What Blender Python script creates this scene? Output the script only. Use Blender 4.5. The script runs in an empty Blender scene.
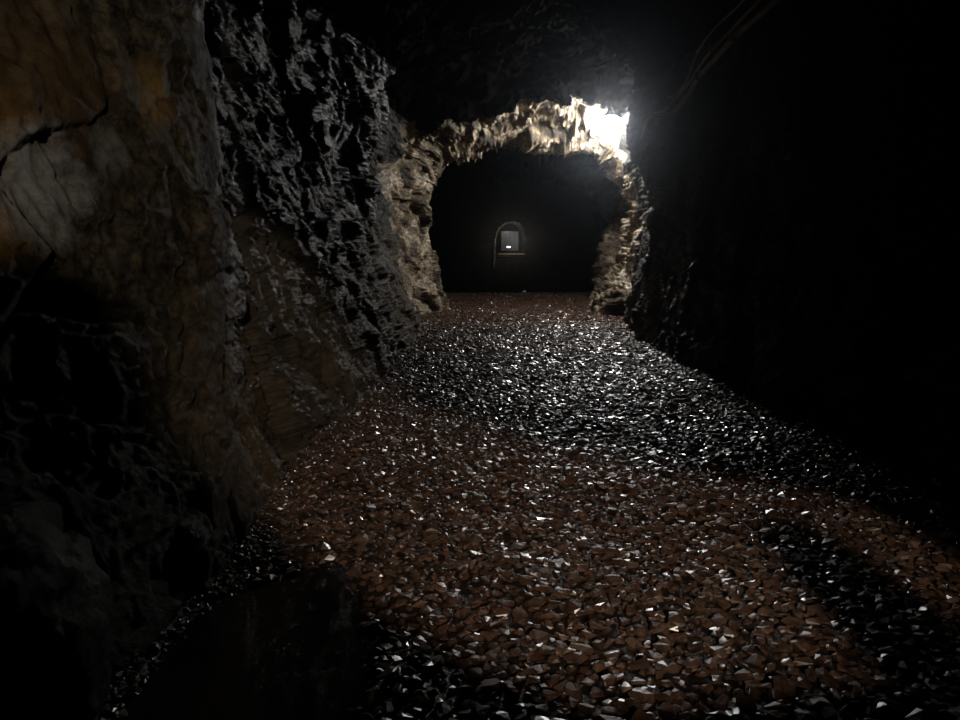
import bpy, bmesh, math, random
import numpy as np
from mathutils import Vector, Matrix
random.seed(7)
RNG = np.random.default_rng(11)
S = bpy.context.scene
COL = S.collection

# ------------------------------------------------------------------ camera
F, CZ, PITCH = 750.0, 1.1, math.radians(8.7)
cp, sp = math.cos(PITCH), math.sin(PITCH)
def at(px, py, y):
    """world point seen at pixel (px,py) at world depth y"""
    a, b = (px - 480) / F, (360 - py) / F
    dy, dz = cp + sp * b, cp * b - sp
    t = y / dy
    return Vector((a * t, y, CZ + dz * t))
def ground(px, py, z=0.0):
    a, b = (px - 480) / F, (360 - py) / F
    dy, dz = cp + sp * b, cp * b - sp
    t = (z - CZ) / dz
    return Vector((a * t, dy * t, z))
def project(P):
    X, Y, Z = P[..., 0], P[..., 1], P[..., 2] - CZ
    d = cp * Y - sp * Z
    u = sp * Y + cp * Z
    d = np.maximum(d, 1e-3)
    return 480 + F * X / d, 360 - F * u / d, d
cam = bpy.data.cameras.new('camera'); cam.sensor_width = 36; cam.lens = 36 * F / 960
cam.clip_start = 0.02; cam.clip_end = 200
camo = bpy.data.objects.new('camera', cam); COL.objects.link(camo)
camo.location = (0, 0, CZ); camo.rotation_euler = (math.pi / 2 - PITCH, 0, 0)
S.camera = camo
S.view_settings.view_transform = 'Standard'; S.view_settings.look = 'None'
S.view_settings.gamma = 1; S.view_settings.exposure = 0.0; S.view_settings.use_curve_mapping = False
w = bpy.data.worlds.new('world'); S.world = w; w.use_nodes = True
w.node_tree.nodes['Background'].inputs[0].default_value = (0, 0, 0, 1)
w.node_tree.nodes['Background'].inputs[1].default_value = 0
vs = w.node_tree.nodes.new('ShaderNodeVolumeScatter'); vs.inputs['Density'].default_value = .002; vs.inputs['Anisotropy'].default_value = .955; vs.inputs['Color'].default_value = (.8, .88, 1, 1)
w.node_tree.links.new(vs.outputs[0], w.node_tree.nodes['World Output'].inputs['Volume'])
S.cycles.max_bounces = 5; S.cycles.diffuse_bounces = 2; S.cycles.glossy_bounces = 2
S.cycles.volume_bounces = 0; S.cycles.use_denoising = True
S.cycles.caustics_reflective = False; S.cycles.caustics_refractive = False
S.cycles.sample_clamp_indirect = 2.0

# ------------------------------------------------------------------ noise
def h01(ix, iy, iz, s):
    with np.errstate(over='ignore'):
        n = (ix.astype(np.int64) * 374761393 + iy.astype(np.int64) * 668265263 + iz.astype(np.int64) * 2147483647 + s * 974634777).astype(np.uint32)
        n = (n ^ (n >> np.uint32(13))) * np.uint32(1274126177)
        n = (n ^ (n >> np.uint32(16))) * np.uint32(2246822519)
        n = n ^ (n >> np.uint32(15))
    return n.astype(np.float64) / 4294967296.0
def vnoise(P, s=0):
    f = np.floor(P); i = f.astype(np.int64); t = P - f
    t = t * t * t * (t * (t * 6 - 15) + 10)
    r = 0
    for dx in (0, 1):
        wx = t[:, 0] if dx else 1 - t[:, 0]
        for dy in (0, 1):
            wy = t[:, 1] if dy else 1 - t[:, 1]
            for dz in (0, 1):
                wz = t[:, 2] if dz else 1 - t[:, 2]
                r = r + wx * wy * wz * h01(i[:, 0] + dx, i[:, 1] + dy, i[:, 2] + dz, s)
    return r * 2 - 1
ROT = np.array(Matrix.Rotation(0.7, 3, 'X') @ Matrix.Rotation(0.9, 3, 'Z'))
def fbm(P, o=4, s=0, ridged=False, g=0.5):
    a, r, n = 1.0, 0, 0
    for k in range(o):
        v = vnoise(P, s + k)
        if ridged: v = 1 - 2 * np.abs(v)
        r = r + a * v; n += a
        a *= g; P = (P @ ROT) * 2.03
    return r / n
def facets(P, s=0, tilt=1.0):
    """fractured rock: every voronoi cell is a randomly offset, randomly tilted plane"""
    i = np.floor(P).astype(np.int64)
    d1 = np.full(len(P), 9.0); d2 = np.full(len(P), 9.0); hb = np.zeros(len(P))
    for dx in (-1, 0, 1):
        for dy in (-1, 0, 1):
            for dz in (-1, 0, 1):
                c = i + np.array([dx, dy, dz])
                f = np.stack([c[:, k] + h01(c[:, 0], c[:, 1], c[:, 2], s + k) for k in range(3)], 1)
                q = P - f
                d = (q * q).sum(1)
                g = np.stack([h01(c[:, 0], c[:, 1], c[:, 2], s + 5 + k) - .5 for k in range(3)], 1)
                hh = h01(c[:, 0], c[:, 1], c[:, 2], s + 9) - .5 + 2 * tilt * (g * q).sum(1)
                m = d < d1
                d2 = np.where(m, d1, np.minimum(d2, d))
                hb = np.where(m, hh, hb); d1 = np.where(m, d, d1)
    e = np.sqrt(d2) - np.sqrt(d1)
    return hb, e
def ss(a, b, x):
    t = np.clip((x - a) / (b - a), 0, 1); return t * t * (3 - 2 * t)

# ------------------------------------------------------------------ mesh helpers
def link(name, me, mat=None, parent=None):
    o = bpy.data.objects.new(name, me); COL.objects.link(o)
    if mat is not None and len(me.materials) == 0: me.materials.append(mat)
    if parent: o.parent = parent
    return o
def mesh_np(name, V, Fc, smooth=False):
    me = bpy.data.meshes.new(name)
    V = np.asarray(V, np.float32); Fc = np.asarray(Fc, np.int32); k = Fc.shape[1]
    me.vertices.add(len(V)); me.vertices.foreach_set('co', V.ravel())
    me.loops.add(Fc.size); me.loops.foreach_set('vertex_index', Fc.ravel())
    me.polygons.add(len(Fc)); me.polygons.foreach_set('loop_start', np.arange(len(Fc), dtype=np.int32) * k)
    me.polygons.foreach_set('use_smooth', np.full(len(Fc), smooth, dtype=bool))
    me.update(calc_edges=True); me.validate()
    return me
def grid_faces(n, m, flip=False):
    a = np.arange(n * m).reshape(n, m)
    f = np.stack([a[:-1, :-1], a[1:, :-1], a[1:, 1:], a[:-1, 1:]], -1).reshape(-1, 4)
    return f[:, ::-1] if flip else f
def tag(o, label, cat, group=None, kind=None):
    if label: o['label'] = label
    if cat: o['category'] = cat
    if group: o['group'] = group
    if kind: o['kind'] = kind
    return o
def empty(name, loc, rz=0):
    o = bpy.data.objects.new(name, None); COL.objects.link(o); o.location = loc; o.rotation_euler.z = rz
    o.empty_display_size = .1
    return o
def tube_bm(pts, r, n=8, res=6):
    """smooth tube through pts (Catmull-Rom)"""
    P = [Vector(p) for p in pts]; Q = []
    for i in range(len(P) - 1):
        p0 = P[max(i - 1, 0)]; p1 = P[i]; p2 = P[i + 1]; p3 = P[min(i + 2, len(P) - 1)]
        for k in range(res):
            t = k / res
            Q.append(0.5 * (2 * p1 + (p2 - p0) * t + (2 * p0 - 5 * p1 + 4 * p2 - p3) * t * t + (3 * p1 - p0 - 3 * p2 + p3) * t ** 3))
    Q.append(P[-1])
    bm = bmesh.new(); rings = []
    up = Vector((0.3, 0.1, 1)).normalized()
    for i, q in enumerate(Q):
        d = (Q[min(i + 1, len(Q) - 1)] - Q[max(i - 1, 0)]).normalized()
        a = d.cross(up)
        if a.length < 1e-3: a = d.cross(Vector((1, 0, 0)))
        a.normalize(); b = a.cross(d)
        rings.append([bm.verts.new(q + (a * math.cos(2 * math.pi * k / n) + b * math.sin(2 * math.pi * k / n)) * r) for k in range(n)])
    for i in range(len(rings) - 1):
        for k in range(n):
            bm.faces.new((rings[i][k], rings[i][(k + 1) % n], rings[i + 1][(k + 1) % n], rings[i + 1][k]))
    bm.faces.new(rings[0][::-1]); bm.faces.new(rings[-1])
    for f in bm.faces: f.smooth = True
    bmesh.ops.recalc_face_normals(bm, faces=bm.faces)
    return bm
def lathe_bm(prof, n=28):
    bm = bmesh.new(); rings = []
    for r, z in prof:
        if r < 1e-5: rings.append([bm.verts.new((0, 0, z))])
        else: rings.append([bm.verts.new((r * math.cos(2 * math.pi * k / n), r * math.sin(2 * math.pi * k / n), z)) for k in range(n)])
    for A, B in zip(rings, rings[1:]):
        for k in range(n):
            a, b = A[k % len(A)], A[(k + 1) % len(A)]; c, d = B[(k + 1) % len(B)], B[k % len(B)]
            vs = []
            for v in (a, b, c, d):
                if v not in vs: vs.append(v)
            if len(vs) > 2: bm.faces.new(vs)
    for f in bm.faces: f.smooth = True
    bmesh.ops.recalc_face_normals(bm, faces=bm.faces)
    return bm
def box_bm(sx, sy, sz, c=(0, 0, 0), bev=0.0):
    bm = bmesh.new(); bmesh.ops.create_cube(bm, size=1)
    bmesh.ops.scale(bm, vec=(sx, sy, sz), verts=bm.verts)
    if bev: bmesh.ops.bevel(bm, geom=bm.edges[:], offset=bev, segments=2, affect='EDGES')
    bmesh.ops.translate(bm, vec=c, verts=bm.verts)
    return bm
def bm_obj(name, bm, mat, parent=None):
    me = bpy.data.meshes.new(name); bm.to_mesh(me); bm.free()
    return link(name, me, mat, parent)

# ------------------------------------------------------------------ materials
def newmat(name):
    m = bpy.data.materials.new(name); m.use_nodes = True
    nt = m.node_tree; b = nt.nodes['Principled BSDF']
    return m, nt, b
def N(nt, t, **kw):
    n = nt.nodes.new(t)
    for k, v in kw.items():
        if k in n.inputs: n.inputs[k].default_value = v
        else: setattr(n, k, v)
    return n
def noise(nt, scale, detail=4, rough=.55, vec=None, dist=0.0):
    n = N(nt, 'ShaderNodeTexNoise'); n.inputs['Scale'].default_value = scale
    n.inputs['Detail'].default_value = detail; n.inputs['Roughness'].default_value = rough
    n.inputs['Distortion'].default_value = dist
    if vec: nt.links.new(vec, n.inputs['Vector'])
    return n
def ramp(nt, fac, stops):
    r = N(nt, 'ShaderNodeValToRGB'); e = r.color_ramp.elements
    while len(e) < len(stops): e.new(.5)
    for i, (p, c) in enumerate(stops):
        e[i].position = p; e[i].color = (*c, 1) if len(c) == 3 else c
    nt.links.new(fac, r.inputs[0]); return r
def mixc(nt, fac, a, b):
    m = N(nt, 'ShaderNodeMix'); m.data_type = 'RGBA'
    L = nt.links.new
    if isinstance(fac, float): m.inputs[0].default_value = fac
    else: L(fac, m.inputs[0])
    for s, v in ((6, a), (7, b)):
        if isinstance(v, tuple): m.inputs[s].default_value = (*v, 1)
        else: L(v, m.inputs[s])
    return m.outputs[2]
def math_(nt, op, a, b=None, clamp=False):
    m = N(nt, 'ShaderNodeMath'); m.operation = op; m.use_clamp = clamp
    for k, v in ((0, a), (1, b)):
        if v is None: continue
        if isinstance(v, (int, float)): m.inputs[k].default_value = v
        else: nt.links.new(v, m.inputs[k])
    return m.outputs[0]
def blob(nt, pos, c, r, soft, nz):
    """1 inside a noisy patch of radius r round the world point c"""
    d = N(nt, 'ShaderNodeVectorMath'); d.operation = 'DISTANCE'
    nt.links.new(pos, d.inputs[0]); d.inputs[1].default_value = c
    v = math_(nt, 'ADD', d.outputs['Value'], math_(nt, 'MULTIPLY', math_(nt, 'SUBTRACT', nz, .5), r * 1.6))
    m = N(nt, 'ShaderNodeMapRange'); m.inputs[1].default_value = r + soft; m.inputs[2].default_value = r - soft
    nt.links.new(v, m.inputs[0]); return m.outputs[0]
def rock_mat(name, stops, rlo=.28, rhi=.6, patches=(), bump=1.0, streak=True, spec=.5, wet=False):  # wet: left-wall fissures, roughness, and shade and light put into colour
    m, nt, b = newmat(name); L = nt.links.new
    g = N(nt, 'ShaderNodeNewGeometry'); pos = g.outputs['Position']
    n1 = noise(nt, 2.3, 7, .65, pos, .6)
    base = ramp(nt, n1.outputs[0], stops).outputs[0]
    n2 = noise(nt, 19, 5, .7, pos)
    sp_ = ramp(nt, n2.outputs[0], [(.36, (.28, .27, .26)), (.5, (.85, .85, .85)), (.64, (1.8, 1.72, 1.58))]).outputs[0]
    mul = N(nt, 'ShaderNodeMix'); mul.data_type = 'RGBA'; mul.blend_type = 'MULTIPLY'; mul.inputs[0].default_value = 1
    L(base, mul.inputs[6]); L(sp_, mul.inputs[7]); col = mul.outputs[2]
    nb = noise(nt, 7, 5, .7, pos)
    if wet:      # thin dark fissures
        wv = N(nt, 'ShaderNodeVectorMath'); wv.operation = 'MULTIPLY_ADD'; L(nb.outputs[1], wv.inputs[0]); wv.inputs[1].default_value = (.35, .35, .35); L(pos, wv.inputs[2])
        vo = N(nt, 'ShaderNodeTexVoronoi'); vo.feature = 'DISTANCE_TO_EDGE'; vo.inputs['Scale'].default_value = 4.5; L(wv.outputs[0], vo.inputs['Vector'])
        cr = N(nt, 'ShaderNodeMapRange'); cr.inputs[1].default_value = .004; cr.inputs[2].default_value = .03; cr.inputs[3].default_value = .25; L(vo.outputs['Distance'], cr.inputs[0])
        mu2 = N(nt, 'ShaderNodeMix'); mu2.data_type = 'RGBA'; mu2.blend_type = 'MULTIPLY'; mu2.inputs[0].default_value = 1; L(col, mu2.inputs[6]); L(cr.outputs[0], mu2.inputs[7]); col = mu2.outputs[2]
    for c, r, s, color in patches:
        k = blob(nt, pos, c, r, s, nb.outputs[0])
        k = math_(nt, 'MULTIPLY', k, math_(nt, 'MULTIPLY', n2.outputs[0], 1.7), True)
        col = mixc(nt, k, col, color)
    if wet:      # shade painted dark past the stained nearest face, lamp light painted pale low down
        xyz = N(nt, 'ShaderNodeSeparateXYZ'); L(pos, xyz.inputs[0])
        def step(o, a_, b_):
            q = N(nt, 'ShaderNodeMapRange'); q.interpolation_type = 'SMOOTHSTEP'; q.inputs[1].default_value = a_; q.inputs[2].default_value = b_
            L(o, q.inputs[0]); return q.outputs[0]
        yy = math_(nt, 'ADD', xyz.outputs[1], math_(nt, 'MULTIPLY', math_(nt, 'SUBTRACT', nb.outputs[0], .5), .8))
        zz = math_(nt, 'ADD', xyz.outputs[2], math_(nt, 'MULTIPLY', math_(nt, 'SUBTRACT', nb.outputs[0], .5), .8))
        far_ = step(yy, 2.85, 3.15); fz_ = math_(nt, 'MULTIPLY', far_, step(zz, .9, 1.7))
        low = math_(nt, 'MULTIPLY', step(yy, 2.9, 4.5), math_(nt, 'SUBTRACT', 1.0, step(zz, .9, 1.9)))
        low_lit = ramp(nt, n2.outputs[0], [(.3, (.04, .033, .024)), (.55, (.125, .10, .07)), (.75, (.2, .17, .125))])
        col = mixc(nt, math_(nt, 'MULTIPLY', low, .85), col, low_lit.outputs[0])
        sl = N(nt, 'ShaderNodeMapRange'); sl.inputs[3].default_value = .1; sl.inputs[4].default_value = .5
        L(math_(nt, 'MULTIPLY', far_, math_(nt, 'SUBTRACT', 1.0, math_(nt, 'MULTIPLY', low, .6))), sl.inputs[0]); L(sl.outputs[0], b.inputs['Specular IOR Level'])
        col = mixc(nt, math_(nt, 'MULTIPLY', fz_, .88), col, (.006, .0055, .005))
    L(col, b.inputs['Base Color'])
    rr = N(nt, 'ShaderNodeMapRange'); rr.inputs[1].default_value = .3; rr.inputs[2].default_value = .7
    rr.inputs[3].default_value = rlo; rr.inputs[4].default_value = rhi
    n3 = noise(nt, 5, 4, .6, pos); L(n3.outputs[0], rr.inputs[0]); ro = rr.outputs[0]
    if wet:
        ro = math_(nt, 'ADD', math_(nt, 'MULTIPLY', ro, 1.0), math_(nt, 'MULTIPLY', math_(nt, 'SUBTRACT', 1.0, far_), .22))
    L(ro, b.inputs['Roughness'])
    b.inputs['Specular IOR Level'].default_value = spec
    # stretched grain along the dip of the rock + pitted grain
    mp = N(nt, 'ShaderNodeMapping'); mp.vector_type = 'TEXTURE'; mp.inputs['Rotation'].default_value = (math.radians(52), 0, 0)
    mp.inputs['Scale'].default_value = (1 / 9, 1 / 16, 1 / 4.5) if streak else (.1, .1, .1); L(pos, mp.inputs[0])
    s1 = noise(nt, 3.2, 8, .75, mp.outputs[0], .3)
    s2 = noise(nt, 90, 6, .75, pos)
    bp = N(nt, 'ShaderNodeBump'); bp.inputs['Strength'].default_value = .9 * bump; bp.inputs['Distance'].default_value = .03
    L(s1.outputs[0], bp.inputs['Height'])
    bp2 = N(nt, 'ShaderNodeBump'); bp2.inputs['Strength'].default_value = .7 * bump; bp2.inputs['Distance'].default_value = .01
    L(s2.outputs[0], bp2.inputs['Height']); L(bp.outputs[0], bp2.inputs['Normal'])
    L(bp2.outputs[0], b.inputs['Normal'])
    return m
def plain(name, c, rough=.5, metal=0.0, nz=0.25, scale=30):
    m, nt, b = newmat(name)
    g = N(nt, 'ShaderNodeNewGeometry'); n = noise(nt, scale, 4, .6, g.outputs['Position'])
    lo = tuple(x * (1 - nz) for x in c); hi = tuple(min(1, x * (1 + nz)) for x in c)
    r = ramp(nt, n.outputs[0], [(.3, lo), (.7, hi)])
    nt.links.new(r.outputs[0], b.inputs['Base Color'])
    b.inputs['Roughness'].default_value = rough; b.inputs['Metallic'].default_value = metal
    return m
def emit(name, c, s):
    m, nt, b = newmat(name)
    b.inputs['Base Color'].default_value = (.8, .8, .8, 1)
    b.inputs['Emission Color'].default_value = (*c, 1); b.inputs['Emission Strength'].default_value = s
    return m

P1 = at(10, 150, 1.95); P2 = at(0, 215, 1.85); P3 = at(70, 185, 2.05); P4 = at(155, 95, 2.5); P5 = at(60, 70, 2.05)
P6 = at(240, 440, 3.2); P7 = at(120, 150, 2.3); P8 = at(200, 380, 2.8); P9 = at(48, 202, 1.98)  # P6 lightened to make up for weak lamp light low on the wall
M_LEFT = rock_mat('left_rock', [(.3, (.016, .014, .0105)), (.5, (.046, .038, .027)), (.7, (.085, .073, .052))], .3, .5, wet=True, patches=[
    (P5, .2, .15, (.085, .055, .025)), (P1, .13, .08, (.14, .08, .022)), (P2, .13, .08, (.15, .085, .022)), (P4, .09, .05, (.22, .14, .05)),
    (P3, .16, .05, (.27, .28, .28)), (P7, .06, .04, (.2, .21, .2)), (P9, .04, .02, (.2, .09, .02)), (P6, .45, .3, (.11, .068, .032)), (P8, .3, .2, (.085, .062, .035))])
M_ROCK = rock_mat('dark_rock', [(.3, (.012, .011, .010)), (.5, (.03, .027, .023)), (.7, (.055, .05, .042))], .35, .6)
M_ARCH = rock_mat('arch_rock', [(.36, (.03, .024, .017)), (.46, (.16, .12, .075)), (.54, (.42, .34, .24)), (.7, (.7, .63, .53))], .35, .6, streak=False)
M_SHADE = rock_mat('shaded_ceiling_rock', [(.3, (.0012, .0012, .0012)), (.5, (.003, .0028, .0026)), (.7, (.006, .0055, .005))], .8, .95, spec=.01)  # near-black colour stands in for shade on the ceiling
M_BOULD = rock_mat('boulder_rock', [(.3, (.014, .012, .009)), (.6, (.035, .03, .023)), (.75, (.06, .053, .04))], .5, .75, streak=False, bump=1.4, spec=.35)
M_FLOOR = rock_mat('ground', [(.3, (.02, .012, .008)), (.6, (.05, .027, .016)), (.75, (.09, .05, .03))], .4, .6, streak=False)

def stone_mat():
    m, nt, b = newmat('gravel_stone'); L = nt.links.new
    g = N(nt, 'ShaderNodeNewGeometry'); pos = g.outputs['Position']
    n = noise(nt, 16, 3, .6, pos); n2 = noise(nt, 90, 4, .65, pos)
    c = ramp(nt, n.outputs[0], [(.28, (.026, .017, .012)), (.45, (.088, .048, .030)), (.6, (.145, .076, .048)), (.78, (.135, .103, .078))])
    mul = N(nt, 'ShaderNodeMix'); mul.data_type = 'RGBA'; mul.blend_type = 'MULTIPLY'; mul.inputs[0].default_value = 1
    r2 = ramp(nt, n2.outputs[0], [(.3, (.55, .55, .55)), (.7, (1.25, 1.25, 1.25))])
    L(c.outputs[0], mul.inputs[6]); L(r2.outputs[0], mul.inputs[7]); L(mul.outputs[2], b.inputs['Base Color'])
    mr = N(nt, 'ShaderNodeMapRange'); mr.inputs[1].default_value = .35; mr.inputs[2].default_value = .65
    mr.inputs[3].default_value = .28; mr.inputs[4].default_value = .5
    b.inputs['Coat Weight'].default_value = 1.0; b.inputs['Coat Roughness'].default_value = .27; b.inputs['Coat IOR'].default_value = 1.5
    L(n.outputs[0], mr.inputs[0]); L(mr.outputs[0], b.inputs['Roughness'])
    bp = N(nt, 'ShaderNodeBump'); bp.inputs['Strength'].default_value = .5; bp.inputs['Distance'].default_value = .004
    L(n2.outputs[0], bp.inputs['Height']); L(bp.outputs[0], b.inputs['Normal'])
    return m
M_STONE = stone_mat()
M_BLACK = plain('black_rubber', (.03, .03, .03), .35)
M_STEEL = plain('galvanised_steel', (.35, .35, .36), .4, .8)
M_ENAMEL = plain('dark_enamel', (.04, .045, .05), .4)

# ------------------------------------------------------------------ tunnel sections
# per section: 12 control points, left floor edge -> ceiling -> right floor edge
ZL = [-.25, .35, .9, 1.6, 2.3]
def sec(lx, c, rx):
    L = [(x, z) for x, z in zip(lx, ZL)]
    R = [(x, z) for x, z in zip(rx, [2.2, 1.3, .5, -.25])]
    return L + c + R
def psec(y, pts):
    return [(at(px, py, y).x, at(px, py, y).z) for px, py in pts]
SEC = [
    (-1.2, sec([-1.1, -1.12, -1.2, -1.3, -1.4], [(-1.2, 2.8), (.4, 3.1), (1.7, 2.8)], [2.2, 2.2, 2.1, 2.0])),
    (1.0, sec([-.98, -1.17, -1.36, -1.46, -1.5], [(-1.1, 2.8), (.4, 3.15), (1.9, 2.9)], [2.5, 2.4, 2.2, 2.0])),
    (2.0, sec([-.88, -1.05, -1.19, -1.26, -1.29], [(-1.05, 2.85), (.4, 3.2), (2.0, 2.9)], [2.5, 2.5, 2.3, 2.05])),
    (2.85, sec([-.84, -.98, -1.04, -1.06, -1.04], [(-.95, 2.75), (.4, 3.2), (2.0, 3.0)], [2.5, 2.5, 2.3, 2.1])),
    (3.7, sec([-.82, -.98, -1.10, -1.36, -1.42], [(-1.25, 2.9), (.5, 3.3), (2.0, 3.0)], [2.45, 2.5, 2.35, 2.15])),
    (5.0, sec([-.82, -.98, -1.18, -1.42, -1.45], [(-1.2, 3.0), (.5, 3.3), (2.0, 3.0)], [2.0, 2.12, 2.2, 2.15])),
    (6.6, sec([-.85, -1.0, -1.14, -1.2, -1.18], [(-.95, 3.0), (.6, 3.4), (1.9, 3.05)], [1.92, 2.0, 2.08, 2.05])),
    (7.6, sec([-.88, -1.02, -1.1, -1.1, -1.02], [(-.75, 3.0), (.6, 3.4), (1.8, 3.05)], [1.82, 2.08, 2.04, 1.95])),
    (8.6, sec([-.88, -1.04, -1.25, -1.42, -1.5], [(-1.2, 3.2), (.6, 3.5), (1.68, 3.05)], [1.68, 2.04, 1.99, 1.87])),
    (9.4, sec([-.86, -1.08, -1.3, -1.5, -1.55], [(-1.2, 3.2), (.7, 3.5), (1.95, 3.3)], [2.15, 2.18, 2.02, 1.9])),
    (10.5, sec([-.95, -1.15, -1.32, -1.45, -1.45], [(-1.0, 3.1), (.8, 3.4), (2.2, 3.3)], [2.55, 2.45, 2.2, 2.05])),
    (11.5, psec(11.5, [(415, 325), (402, 275), (393, 230), (388, 185), (396, 150), (432, 122), (530, 100), (606, 98), (640, 150), (652, 215), (654, 262), (648, 322)])),
    (12.2, psec(12.2, [(432, 318), (427, 270), (423, 228), (427, 190), (438, 165), (462, 149), (535, 142), (602, 146), (625, 180), (633, 222), (628, 265), (614, 318)])),
    (13.0, psec(13.0, [(438, 310), (432, 270), (427, 228), (428, 190), (440, 165), (462, 149), (535, 140), (602, 146), (625, 180), (632, 222), (622, 265), (600, 310)])),
    (14.2, sec([-.85, -1.2, -1.5, -1.6, -1.5], [(-1.0, 2.9), (1.0, 3.3), (2.8, 3.0)], [3.1, 3.0, 2.7, 2.4])),
    (15.0, sec([-.95, -1.3, -1.7, -1.9, -1.8], [(-1.2, 3.1), (1.0, 3.5), (3.0, 3.2)], [3.0, 2.5, 2.25, 2.1])),
    (16.2, sec([-1.4, -1.6, -2.1, -2.3, -2.2], [(-1.5, 3.4), (1.0, 3.8), (3.6, 3.4)], [4.2, 4.2, 4.0, 3.8])),
    (22.0, sec([-2.4, -2.6, -2.9, -3.0, -2.8], [(-1.8, 3.6), (1.2, 4.0), (4.4, 3.6)], [5.2, 5.2, 5.0, 4.8])),
    (34.3, sec([-2.4, -2.6, -2.9, -3.0, -2.8], [(-1.8, 3.6), (1.5, 4.0), (4.8, 3.6)], [5.6, 5.6, 5.4, 5.2])),
]
KY = np.array([s[0] for s in SEC]); KP = np.array([s[1] for s in SEC], float)   # (ns,12,2)
# the floor beyond the arch dips away: lower the foot of the far sections
for i, y in enumerate(KY):
    if y > 15.5: KP[i, 0, 1] = KP[i, -1, 1] = -2.0
def hermite(xk, vk, x):
    """C1 interpolation of vk (n,...) over xk at x (monotone-limited slopes)"""
    d = np.diff(vk, axis=0) / np.diff(xk).reshape(-1, *([1] * (vk.ndim - 1)))
    m = np.zeros_like(vk); m[0] = d[0]; m[-1] = d[-1]
    a, b = d[:-1], d[1:]
    m[1:-1] = np.where(a * b > 0, 2 * a * b / (a + b + 1e-12), 0)
    j = np.clip(np.searchsorted(xk, x, side='right') - 1, 0, len(xk) - 2)
    h = (xk[j + 1] - xk[j]); t = (x - xk[j]) / h
    sh = (-1,) + (1,) * (vk.ndim - 1); t = t.reshape(sh); h = h.reshape(sh)
    return (2 * t**3 - 3 * t**2 + 1) * vk[j] + (t**3 - 2 * t**2 + t) * h * m[j] + (-2 * t**3 + 3 * t**2) * vk[j + 1] + (t**3 - t**2) * h * m[j + 1]
def catmull(P, u):
    j = np.clip(np.floor(u).astype(int), 0, P.shape[1] - 2); t = (u - j)[None, :, None]
    g = lambda k: P[:, np.clip(k, 0, P.shape[1] - 1)]
    p0, p1, p2, p3 = g(j - 1), g(j), g(j + 1), g(j + 2)
    return .5 * (2 * p1 + (p2 - p0) * t + (2 * p0 - 5 * p1 + 4 * p2 - p3) * t**2 + (3 * p1 - p0 - 3 * p2 + p3) * t**3)
YS = [-1.2]
while YS[-1] < 34.3:
    y = YS[-1]
    YS.append(y + (0.08 if y < .9 else .0034 * y if y < 3.2 else .0048 * y if y < 9 else .03 if y < 13.6 else .06 if y < 16.5 else .3))
YS = np.array(YS)

DIP = np.array(Matrix.Rotation(math.radians(-52), 3, 'X'))
def rock_disp(P, amp, near_too=False):
    """inward rock relief"""
    W = P + .18 * np.stack([fbm(P * 1.7, 3, 40 + k) for k in range(3)], 1)
    k = ss(2.7, 3.5, P[:, 1] + .3 * fbm(P * 2, 2, 33))
    def relief(Q, crack):
        f1, e1 = facets(Q * np.array([1.6, 2.4, 1.1]), 3, .8)
        f2, e2 = facets(Q * np.array([5, 7.5, 3.0]) + 7, 23, .9)
        d = .13 * f1 + .055 * f2
        d += .05 * fbm(Q * np.array([4, 9, 2.2]), 4, 60, True, .55)
        d += .03 * fbm(Q * np.array([16, 26, 9]), 4, 80, True, .62)
        return d - crack * np.exp(-(e1 / .04) ** 2) + .009 * np.exp(-(e2 / .06) ** 2)
    d = .16 * fbm(P * .8, 3, 1)
    far = relief(W @ DIP.T, .018)
    if P[:, 1].min() < 3.6 and amp > 0 and near_too:
        d = d + k * far + (1 - k) * (.8 * relief(W * np.array([1.3, .7, 2.0]), .004) + .016 * fbm(W * np.array([12, 9, 15]), 4, 90, True, .6) + .006 * fbm(P * 38, 3, 95))
    else: d = d + far
    return d * amp
def shell(name, u0, u1, nu, mats, ampf, yr=(-2, 40), ystep=1, ext=None):
    ys = YS[(YS >= yr[0]) & (YS <= yr[1])]
    if ystep > 1: ys = ys[::ystep]
    us = np.linspace(u0, u1, nu)
    G = catmull(hermite(KY, KP, ys), us)                        # (ny,nu,2)
    B = np.stack([G[..., 0], np.broadcast_to(ys[:, None], G.shape[:2]), G[..., 1]], -1)
    ty = np.gradient(B, axis=0); tu = np.gradient(B, axis=1)
    n = np.cross(tu, ty); n /= np.linalg.norm(n, axis=-1, keepdims=True) + 1e-9
    ctr = np.stack([np.full(len(ys), .5) + .02 * ys, ys, np.full(len(ys), 1.3)], 1)[:, None, :]
    sgn = np.sign((n * (ctr - B)).sum(-1).mean())
    n = n * sgn
    P = B.reshape(-1, 3)
    d = rock_disp(P, 1.0, ext is not None) * ampf(P)
    if ext:
        D = (d + ext(P)).reshape(len(ys), nu)
        for _ in range(1):                                        # soften grid steps of the nearest face
            E = np.pad(D, 1, mode='edge'); E = (E[:-2] + 2 * E[1:-1] + E[2:]) / 4; E = (E[:, :-2] + 2 * E[:, 1:-1] + E[:, 2:]) / 4
            k = ss(3.3, 2.7, ys)[:, None]; D = D * (1 - k) + E * k
        d = D.ravel()
    V = P + n.reshape(-1, 3) * d[:, None]
    me = mesh_np(name, V, grid_faces(len(ys), nu, sgn < 0), True)
    for m in mats[0]: me.materials.append(m)
    if len(mats) > 1:
        yc = (ys[:-1] + ys[1:]) / 2
        idx = mats[1](np.repeat(yc, nu - 1), np.tile((us[:-1] + us[1:]) / 2, len(yc)))
        me.polygons.foreach_set('material_index', idx.astype(np.int32))
    return tag(link(name, me), None, None, kind='structure')
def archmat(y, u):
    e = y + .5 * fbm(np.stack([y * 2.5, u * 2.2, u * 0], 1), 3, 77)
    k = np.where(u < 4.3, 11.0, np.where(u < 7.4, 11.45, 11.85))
    return ((e > k) & (y < 15.6)).astype(int) + 2 * (y >= 15.6)
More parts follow.
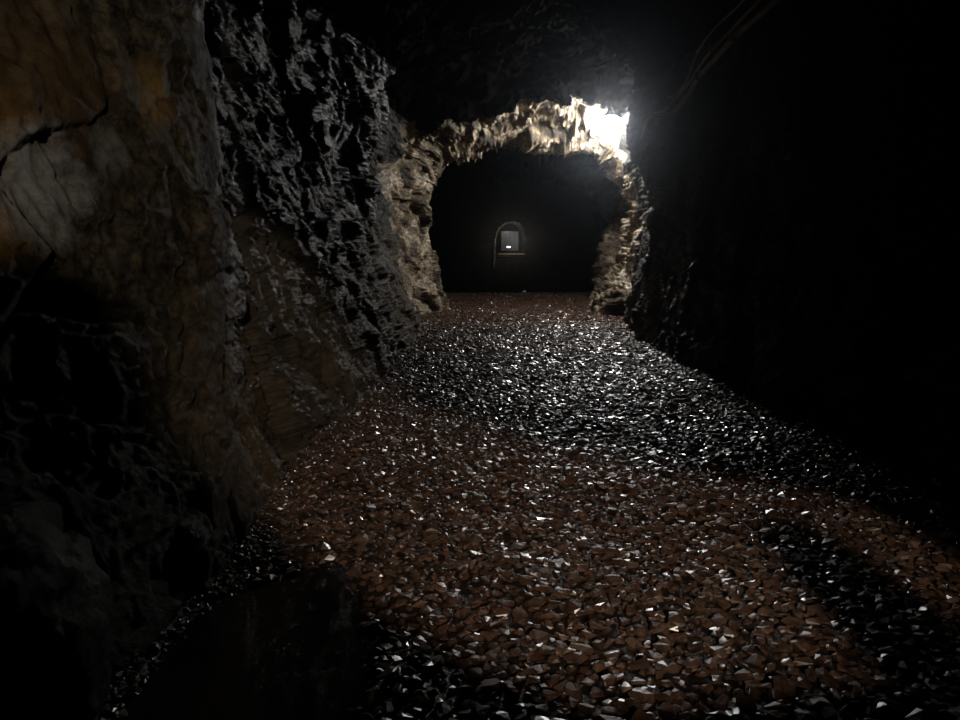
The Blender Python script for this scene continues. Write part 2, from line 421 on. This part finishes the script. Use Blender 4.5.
near = lambda P: .55 + .25 * ss(3, 5, P[:, 1])
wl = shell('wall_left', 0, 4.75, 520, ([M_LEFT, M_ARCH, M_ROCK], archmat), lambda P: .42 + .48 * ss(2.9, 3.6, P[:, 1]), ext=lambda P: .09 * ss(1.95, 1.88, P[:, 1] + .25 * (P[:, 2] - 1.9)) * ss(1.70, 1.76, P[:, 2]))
ce = shell('ceiling', 4.75, 7.35, 200, ([M_SHADE, M_ARCH, M_SHADE], archmat), lambda P: .9 + .5 * ss(10.6, 11.4, P[:, 1]))
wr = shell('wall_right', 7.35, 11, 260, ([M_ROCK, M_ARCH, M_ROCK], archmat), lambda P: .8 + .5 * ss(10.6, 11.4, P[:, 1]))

# ------------------------------------------------------------------ floor
PUD = np.array([ground(px, py)[:2] for px, py in [(345, 562), (300, 570), (262, 585), (215, 600), (185, 622), (150, 655), (110, 715), (80, 790), (330, 790), (365, 700), (372, 650), (362, 600)]])
def in_poly(x, y, poly):
    r = np.zeros(len(x), bool); n = len(poly)
    for i in range(n):
        (x1, y1), (x2, y2) = poly[i], poly[(i + 1) % n]
        c = ((y1 > y) != (y2 > y)) & (x < (x2 - x1) * (y - y1) / (y2 - y1 + 1e-12) + x1)
        r ^= c
    return r
def poly_dist(x, y, poly):
    d = np.full(len(x), 9.0); n = len(poly)
    for i in range(n):
        a, b = poly[i], poly[(i + 1) % n]; ab = b - a
        t = np.clip(((x - a[0]) * ab[0] + (y - a[1]) * ab[1]) / (ab @ ab), 0, 1)
        d = np.minimum(d, np.hypot(x - a[0] - t * ab[0], y - a[1] - t * ab[1]))
    return np.where(in_poly(x, y, poly), -d, d)
def floor_z(x, y):
    P = np.stack([x, y, np.zeros_like(x)], 1)
    z = .03 * fbm(P * 1.1, 3, 5) + .012 * fbm(P * 5, 2, 8)
    z -= .055 * ss(.10, -.12, poly_dist(x, y, PUD))
    z += .05 * ss(-.82, -1.25, x) * ss(14, 11, y)                 # banked up to the left wall
    z -= .10 * ss(17.0, 19, y) + 1.4 * ss(18, 26, y)              # dips away past the arch
    return z
fy = [-1.2]
while fy[-1] < 34.3: fy.append(fy[-1] + (.05 if fy[-1] < 3 else .1 if fy[-1] < 18 else .4))
fx = np.concatenate([np.arange(-3.4, -1.6, .2), np.arange(-1.6, 3.2, .05), np.arange(3.2, 6.2, .2)])
FX, FY = np.meshgrid(fx, np.array(fy))
fz = floor_z(FX.ravel(), FY.ravel())
fl = link('floor', mesh_np('floor', np.stack([FX.ravel(), FY.ravel(), fz], 1), grid_faces(len(fy), len(fx), True), True), M_FLOOR)
tag(fl, None, None, kind='structure')

# ------------------------------------------------------------------ gravel
def stone_shape(k):
    r = np.random.default_rng(100 + k); bm = bmesh.new()
    n = r.integers(11, 17)
    for _ in range(n):
        v = r.normal(size=3); v /= np.linalg.norm(v)
        bm.verts.new(tuple(v * np.array([.5, .37, .2]) * r.uniform(.85, 1.1)))
    res = bmesh.ops.convex_hull(bm, input=bm.verts)
    bmesh.ops.delete(bm, geom=list({e for e in res['geom_interior'] + res['geom_unused'] if isinstance(e, bmesh.types.BMVert)}), context='VERTS')
    bmesh.ops.triangulate(bm, faces=bm.faces); bmesh.ops.recalc_face_normals(bm, faces=bm.faces)
    bm.verts.index_update()
    V = np.array([v.co[:] for v in bm.verts]); T = np.array([[v.index for v in f.verts] for f in bm.faces]); bm.free()
    return V, T
NS = 20
SH = [stone_shape(k) for k in range(NS)]
def eul(a, b, c):
    ca, sa, cb, sb, cc, sc = np.cos(a), np.sin(a), np.cos(b), np.sin(b), np.cos(c), np.sin(c)
    R = np.empty((len(a), 3, 3))
    R[:, 0] = np.stack([cb * cc, sa * sb * cc - ca * sc, ca * sb * cc + sa * sc], 1)
    R[:, 1] = np.stack([cb * sc, sa * sb * sc + ca * cc, ca * sb * sc - sa * cc], 1)
    R[:, 2] = np.stack([-sb, sa * cb, ca * cb], 1)
    return R
def scatter(y0, y1, xl, xr, pitch):
    gx = np.arange(xl, xr, pitch); gy = np.arange(y0, y1, pitch * .9)
    X, Y = np.meshgrid(gx, gy); X = X + (np.arange(len(gy)) % 2)[:, None] * pitch * .5
    X = X.ravel() + RNG.uniform(-.42, .42, X.size) * pitch; Y = Y.ravel() + RNG.uniform(-.42, .42, Y.size) * pitch
    return X, Y
parts = [scatter(1.2, 7, -1.35, 2.5, .034), scatter(7, 18.6, -1.5, 4.0, .042), scatter(1.2, 4.2, -1.2, -.72, .02)]
GRIT = np.concatenate([np.full(len(p[0]), k == 2) for k, p in enumerate(parts)])
GX = np.concatenate([p[0] for p in parts]); GY = np.concatenate([p[1] for p in parts])
# keep what lies between the walls
edge = hermite(KY, KP, GY)
inside = (GX > edge[:, 0, 0] - .12) & (GX < edge[:, -1, 0] + .15)
pd = poly_dist(GX, GY, PUD)
inside &= (pd > -.03) | ((RNG.random(len(GX)) < .16) & (pd > -.2))
GX, GY, pd, GRIT = GX[inside], GY[inside], pd[inside], GRIT[inside]
n = len(GX)
size = np.exp(RNG.normal(math.log(.044), .28, n)); size = np.clip(size, .022, .085)
size *= np.where(GRIT, .5, np.where(GX < -.82, .7, 1.0))                              # finer grit on the left bank
size *= np.where(GY > 7, 1.15, 1)
GZ = floor_z(GX, GY) + size * RNG.uniform(.02, .2, n)
PX, PY, PD = project(np.stack([GX, GY, GZ], 1))
view = (PX > -20) & (PX < 980) & (PY < 745)
GX, GY, GZ, size, PX, PY, PD = [a[view] for a in (GX, GY, GZ, size, PX, PY, PD)]
n = len(GX)
ra, rb, rc = RNG.normal(0, .16, n), RNG.normal(0, .16, n), RNG.uniform(0, 2 * math.pi, n)
flip = RNG.random(n) < .5; ra = ra + flip * math.pi
shp = RNG.integers(0, NS, n)
R = eul(ra, rb, rc)
# the 300 that show largest are stones of their own
big = size / PD; ok = (PX > 8) & (PX < 952) & (PY < 712) & (GX > -.8)
order = np.argsort(-np.where(ok, big, 0))
solo = np.zeros(n, bool); solo[order[:300]] = True
VV, TT, off = [], [], 0
for k in range(NS):
    m = (shp == k) & ~solo
    V, T = SH[k]
    v = np.einsum('nij,vj->nvi', R[m], V) * size[m][:, None, None] + np.stack([GX[m], GY[m], GZ[m]], 1)[:, None, :]
    c = m.sum(); VV.append(v.reshape(-1, 3))
    TT.append((T[None] + (np.arange(c) * len(V))[:, None, None]).reshape(-1, 3) + off); off += c * len(V)
gr = link('gravel', mesh_np('gravel', np.concatenate(VV), np.concatenate(TT)), M_STONE)
tag(gr, 'wet reddish-brown crushed gravel covering the whole passage floor', 'gravel', kind='stuff')
SM = []
for V, T in SH:
    me = mesh_np('gravel_stone', V, T); me.materials.append(M_STONE); SM.append(me)
for i in np.nonzero(solo)[0]:
    o = bpy.data.objects.new('gravel_stone', SM[shp[i]]); COL.objects.link(o)
    o.matrix_world = Matrix.Translation((GX[i], GY[i], GZ[i])) @ Matrix([list(r) for r in R[i]]).to_4x4() @ Matrix.Scale(size[i], 4)
    tag(o, 'wet angular gravel stone among the large stones lying nearest the camera', 'stone', 'loose gravel stones in the foreground')

pb = bpy.data.objects.new('pebble', mesh_np('pebble', SH[3][0], SH[3][1])); COL.objects.link(pb)  # white stone added in place of a glint on the crest
pb.data.materials.append(plain('glint_white', (.8, .8, .78), .4)); q = ground(525, 292); pb.location = (q.x, q.y, floor_z(np.array([q.x]), np.array([q.y]))[0] + .05); pb.scale = (.11, .11, .16)
tag(pb, 'white stone added as a lone pebble on the gravel crest just beyond the arch', 'pebble')

# ------------------------------------------------------------------ puddle
m, nt, b = newmat('water'); b.inputs['Base Color'].default_value = (.25, .22, .18, 1); b.inputs['Roughness'].default_value = .03
b.inputs['IOR'].default_value = 1.33; b.inputs['Transmission Weight'].default_value = .9
bpn = N(nt, 'ShaderNodeBump'); bpn.inputs['Strength'].default_value = .05; nn = noise(nt, 6, 2); nt.links.new(nn.outputs[0], bpn.inputs['Height']); nt.links.new(bpn.outputs[0], b.inputs['Normal'])
bm = bmesh.new()
ctr = PUD.mean(0); ring = []
for i in range(len(PUD)):
    a, c = PUD[i], PUD[(i + 1) % len(PUD)]
    for k in range(6): ring.append(a + (c - a) * k / 6)
ring = np.array(ring); ring = (np.roll(ring, 1, 0) + 2 * ring + np.roll(ring, -1, 0)) / 4
ring = ctr + (ring - ctr) * 1.04
top = [bm.verts.new((x, y, -.012)) for x, y in ring]; bot = [bm.verts.new((x, y, -.075)) for x, y in ring]
bm.faces.new(top); bm.faces.new(bot[::-1])
for i in range(len(ring)): bm.faces.new((top[i - 1], bot[i - 1], bot[i], top[i]))
bmesh.ops.recalc_face_normals(bm, faces=bm.faces)
pu = bm_obj('puddle', bm, m); tag(pu, 'still black puddle at the foot of the left wall, lower left', 'puddle')

# ------------------------------------------------------------------ boulders
def boulder(name, c, r, seed, label, mat=M_BOULD, rz=0.0, sub=5):
    bm = bmesh.new(); bmesh.ops.create_icosphere(bm, subdivisions=sub, radius=1)
    V = np.array([v.co[:] for v in bm.verts])
    f, e = facets(V * 1.3 + seed * 3.1, seed, .8); f2, e2 = facets(V * 3.5 + seed, seed + 50, .9)
    d = 1 + .14 * f + .05 * f2 + .12 * fbm(V * 1.2 + seed, 3, seed) + .03 * fbm(V * 7, 3, seed, True)
    V = V * d[:, None] * np.array(r)
    ca, sa = math.cos(rz), math.sin(rz); V = np.stack([V[:, 0] * ca - V[:, 1] * sa, V[:, 0] * sa + V[:, 1] * ca, V[:, 2]], 1)
    for v, p in zip(bm.verts, V): v.co = p
    for fc in bm.faces: fc.smooth = True
    o = bm_obj(name, bm, mat); o.location = c
    tag(o, label, 'boulder'); return o
boulder('boulder', (-1.10, 1.62, .18), (.2, .32, .3), 5, 'large rounded dark boulder at the left wall foot, beside the puddle')
boulder('boulder', (-1.0, 2.3, .08), (.13, .17, .16), 9, 'lower dark boulder behind the puddle, against the left wall')

# ------------------------------------------------------------------ far end of the gallery
yb = 34.0
hole = [at(px, py, yb) for px, py in [(495, 257), (494.5, 250), (494.5, 242), (495.5, 234), (499, 227.5), (505, 223.5), (512, 221.5), (519, 223), (524, 229), (526.5, 237), (527, 247), (527, 257)]]
bm = bmesh.new()
hc = Vector((sum(p.x for p in hole) / len(hole), yb, sum(p.z for p in hole) / len(hole)))
def dense(P, k=4):
    Q = []
    for i in range(len(P)):
        for j in range(k): Q.append(P[i].lerp(P[(i + 1) % len(P)], j / k))
    return Q
H = dense(hole); rr_ = random.Random(3)
H = [p + Vector((rr_.uniform(-.025, .025), 0, rr_.uniform(-.025, .025))) for p in H]
rings = []
for s_, dy in ((1, 3.6), (1, .05), (1.05, 0), (2.2, 0), (5.5, .1)):
    rings.append([bm.verts.new(hc + (p - hc) * s_ + Vector((0, dy + (rr_.uniform(-.03, .03) if s_ > 1.01 else 0), 0))) for p in H])
for A, B in zip(rings, rings[1:]):
    for k in range(len(H)): bm.faces.new((A[k], A[(k + 1) % len(H)], B[(k + 1) % len(H)], B[k]))
bm.faces.new(rings[0])
bmesh.ops.recalc_face_normals(bm, faces=bm.faces)
M_FARW = rock_mat('far_rock', [(.3, (.01, .009, .007)), (.6, (.025, .022, .016)), (.8, (.05, .045, .035))], streak=False)
wb = bm_obj('wall_far', bm, M_FARW); tag(wb, None, None, kind='structure')
edp = [p + Vector((rr_.uniform(-.02, .02), -.05, rr_.uniform(-.02, .02))) for p in dense([at(px, py, yb) for px, py in [(493.5, 268), (494, 262), (494.5, 256), (494.5, 249), (495, 241), (495.8, 234), (499, 228), (505, 223.5), (514, 221.5)]], 3)[:-3]]
tag(bm_obj('trim_lit_edge_1', tube_bm(edp, .055, 7, 2), rock_mat('lit_edge_rock', [(.35, (.12, .09, .06)), (.55, (.4, .34, .26)), (.7, (.6, .55, .45))], streak=False)), None, None, kind='structure')  # pale strip added to draw the lit left and top edge
# pale shutter at the back of the recess
a = at(501.2, 250, 37.0); c = at(518.5, 232, 37.0)
dr = empty('metal_shutter', ((a.x + c.x) / 2, 37.0, a.z))
tag(dr, 'pale grey metal shutter closing the small arched opening at the far end', 'shutter')
M_SHUT = plain('pale_metal', (.55, .55, .56), .5, .1)
W_, H_ = c.x - a.x, c.z - a.z
for k in range(4): bm_obj('panel', box_bm(W_ / 4 * .96, .04, H_ * .97, (-W_ / 2 + W_ / 4 * (k + .5), 0, H_ / 2), .006), M_SHUT, dr)
fb = box_bm(W_ * 1.06, .03, .05, (0, .03, H_ + .01))
for bx in (box_bm(W_ * 1.06, .03, .05, (0, .03, -.01)),):
    me = bpy.data.meshes.new('t'); bx.to_mesh(me); bx.free(); fb.from_mesh(me)
bm_obj('frame', fb, M_STEEL, dr)
p = at(508.6, 247, 36.9)
ld = empty('indicator_lamp', p)
tag(ld, 'tiny glowing white lamp in front of the far pale shutter', 'lamp')
bm_obj('housing', box_bm(.26, .06, .11, (0, .0, 0), .01), M_STEEL, ld)
bm_obj('lens', box_bm(.18, .02, .07, (0, -.04, 0), .005), emit('lamp_lens', (1, 1, 1), 3), ld)
a = at(498, 254, 33.86); c = at(524.5, 254, 33.86)
be = bm_obj('timber_sill', box_bm(c.x - a.x, .16, .075, ((a.x + c.x) / 2, 33.86, a.z), .01), plain('pale_timber', (.42, .33, .22), .7))
tag(be, 'pale timber sill under the small arched opening at the far end', 'sill')
# lamp light in the recess
def lamp(name, typ, loc, W, col=(1, 1, 1), r=.05):
    l = bpy.data.lights.new(name, typ); l.energy = W; l.color = col; l.shadow_soft_size = r
    o = bpy.data.objects.new(name, l); COL.objects.link(o); o.location = loc; return o
lamp('recess_light', 'POINT', at(508, 229, 36.3), 2.2, (1, .97, .92), .05)
lamp('sill_light', 'POINT', at(516, 240, 33.0), 11, (1, .9, .75), .04)  # unseen light added in front to brighten the opening's edge and sill

# ------------------------------------------------------------------ lamp at the arch
LP = at(610, 128, 11.45)
la = empty('hanging_lamp', LP)
tag(la, 'glaring white globe lamp hanging at the top right of the rock arch', 'lamp')
gb = lathe_bm([(0, -.19), (.06, -.18), (.11, -.155), (.155, -.11), (.182, -.05), (.19, 0), (.182, .05), (.155, .11), (.11, .15), (.06, .17), (0, .175)])
bm_obj('bulb', gb, emit('bulb_glow', (1.0, .985, .955), 185.0), la)
bm_obj('lamp_cap', lathe_bm([(.085, .16), (.09, .165), (.08, .19), (.06, .22), (.05, .24), (.045, .235), (.05, .21), (.07, .18), (.08, .16), (.085, .16)], 40), M_ENAMEL, la)
bm_obj('socket', lathe_bm([(0, .16), (.04, .16), (.04, .28), (.02, .3), (0, .3)]), M_BLACK, la)
bm_obj('cord', tube_bm([(0, 0, .28), (.01, 0, .35), (.0, .03, .44), (0, .05, .58)], .008), M_BLACK, la)

# ------------------------------------------------------------------ cables along the ceiling
def cable(name, pix, r, label, mat, clips=()):
    pts = [at(px, py, y * (.8 if r != .0081 else 1)) for px, py, y in pix]
    base = pts[len(pts) // 2]
    o = bm_obj(name, tube_bm([p - base for p in pts], r, 8, 8), mat); o.location = base
    tag(o, label, 'cable', 'power cables along the ceiling')
    for k in clips:
        q = pts[k] - base
        bm_obj('cable_clip', box_bm(r * 3.6, .05, r * 3.2, tuple(q + Vector((0, 0, r * .4))), .004), M_STEEL, o)
    return o
M_CAB = plain('grey_cable', (.75, .66, .56), .45)
cable('power_cable', [(800, -22, 5.2), (772, 4, 5.6), (736, 36, 6.3), (718, 56, 6.8), (700, 76, 7.4), (686, 98, 8.0), (672, 112, 8.5), (656, 116, 8.9), (648, 122, 9.2), (644, 136, 9.4)], .022,
      'thickest grey power cable running along the upper right rock towards the lamp', M_CAB, (2, 4))
cable('power_cable', [(780, -22, 5.2), (752, 8, 5.7), (733, 28, 6.2), (712, 50, 6.7), (700, 66, 7.2), (690, 82, 7.8), (676, 98, 8.4), (664, 110, 8.8), (652, 113, 9.0)], .011,
      'middle thin power cable running close above the thickest one', M_CAB, (3,))
cable('power_cable', [(762, -22, 5.4), (738, 6, 5.9), (715, 28, 6.4), (700, 48, 6.9), (692, 66, 7.4), (686, 82, 7.9), (678, 92, 8.3), (668, 98, 8.7)], .008,
      'uppermost thin cable with its loose end curling towards the lamp', M_CAB, ())
cable('lamp_wire', [(570, 95, 10.3), (577, 101, 10.5), (588, 107, 10.8), (600, 117, 11.1)], .0081,
      'short loose wire end curling above the left side of the lamp', M_CAB)

# ------------------------------------------------------------------ unseen gobo slab behind the camera, shaped to cast shadows, and the lamp beyond it
RL = Vector((.7, -3.0, 2.1)); PYL = -.9
def thru(P):
    t = (PYL - RL.y) / (P.y - RL.y); return (RL.x + (P.x - RL.x) * t, RL.z + (P.z - RL.z) * t)
tgt = [Vector((-1.14, 1.55, 1.12)), at(60, 252, 2.0), at(110, 282, 2.25), at(135, 325, 2.4), at(165, 400, 2.6), ground(205, 450), ground(262, 512), ground(330, 572), ground(430, 625),
       ground(560, 688), ground(700, 690), ground(860, 660), ground(800, 600), ground(760, 545), ground(745, 520), ground(800, 512), ground(860, 545), ground(960, 625),
       ground(960, 560), ground(860, 512), ground(760, 488), ground(690, 478), ground(640, 468), ground(600, 452), ground(545, 450), ground(480, 424), ground(430, 415), ground(385, 380), at(335, 325, 6.0), at(285, 250, 4.8),
       at(225, 180, 3.4), at(216, 90, 3.2), at(216, -30, 3.1)]
out = [thru(p) for p in tgt] + [(-.1, 2.75), (-.6, 2.7), (-.75, 2.2), (-.62, 1.75), (-.35, 1.66)]
bm = bmesh.new()
O = []
for i in range(len(out)):
    a, c = Vector(out[i]), Vector(out[(i + 1) % len(out)])
    for k in range(3): O.append(a.lerp(c, k / 3))
rr_ = random.Random(5); O = [p + Vector((rr_.uniform(-.006, .006), rr_.uniform(-.006, .006))) for p in O]
kb = (PYL - .3 - RL.y) / (PYL - RL.y); R2 = Vector((RL.x, RL.z)); O2 = [R2 + (q - R2) * kb for q in O]
def outward(i, d):
    t = (O2[(i + 2) % len(O2)] - O2[i - 2]).normalized(); return O2[i] + Vector((t.y, -t.x)) * d * SGN
SGN = 1 if sum(O2[i - 1].x * O2[i].y - O2[i].x * O2[i - 1].y for i in range(len(O2))) > 0 else -1
def ring_fill(P, y):
    """gobo face at depth y with the opening P left free"""
    inn = [bm.verts.new((p.x, y, p.y)) for p in P]
    cor = [(-2.4, -.3), (-1, -.3), (.4, -.3), (1.6, -.3), (2.8, -.3), (2.8, 1.2), (2.8, 2.4), (2.8, 3.9), (1.2, 3.9), (-.6, 3.9), (-2.4, 3.9), (-2.4, 2.4), (-2.4, 1.1)]
    ot = [bm.verts.new((x, y, z)) for x, z in cor]
    ed = [bm.edges.new((L[i - 1], L[i])) for L in (inn, ot) for i in range(len(L))]
    bmesh.ops.triangle_fill(bm, edges=ed, use_beauty=True, use_dissolve=False, normal=(0, 1, 0))
    return inn, ot
fr, fo = ring_fill(O, PYL)
bk, bo = ring_fill([outward(i, .035) for i in range(len(O2))], PYL - .3)
for A, B in ((fr, bk), (fo, bo)):
    for i in range(len(A)): bm.faces.new((A[i - 1], A[i], B[i], B[i - 1]))
bmesh.ops.recalc_face_normals(bm, faces=bm.faces)
tag(bm_obj('wall_gobo', bm, M_ROCK), None, None, kind='structure')
lamp('rear_lamp', 'POINT', RL, 520, (1, .86, .69), .045)
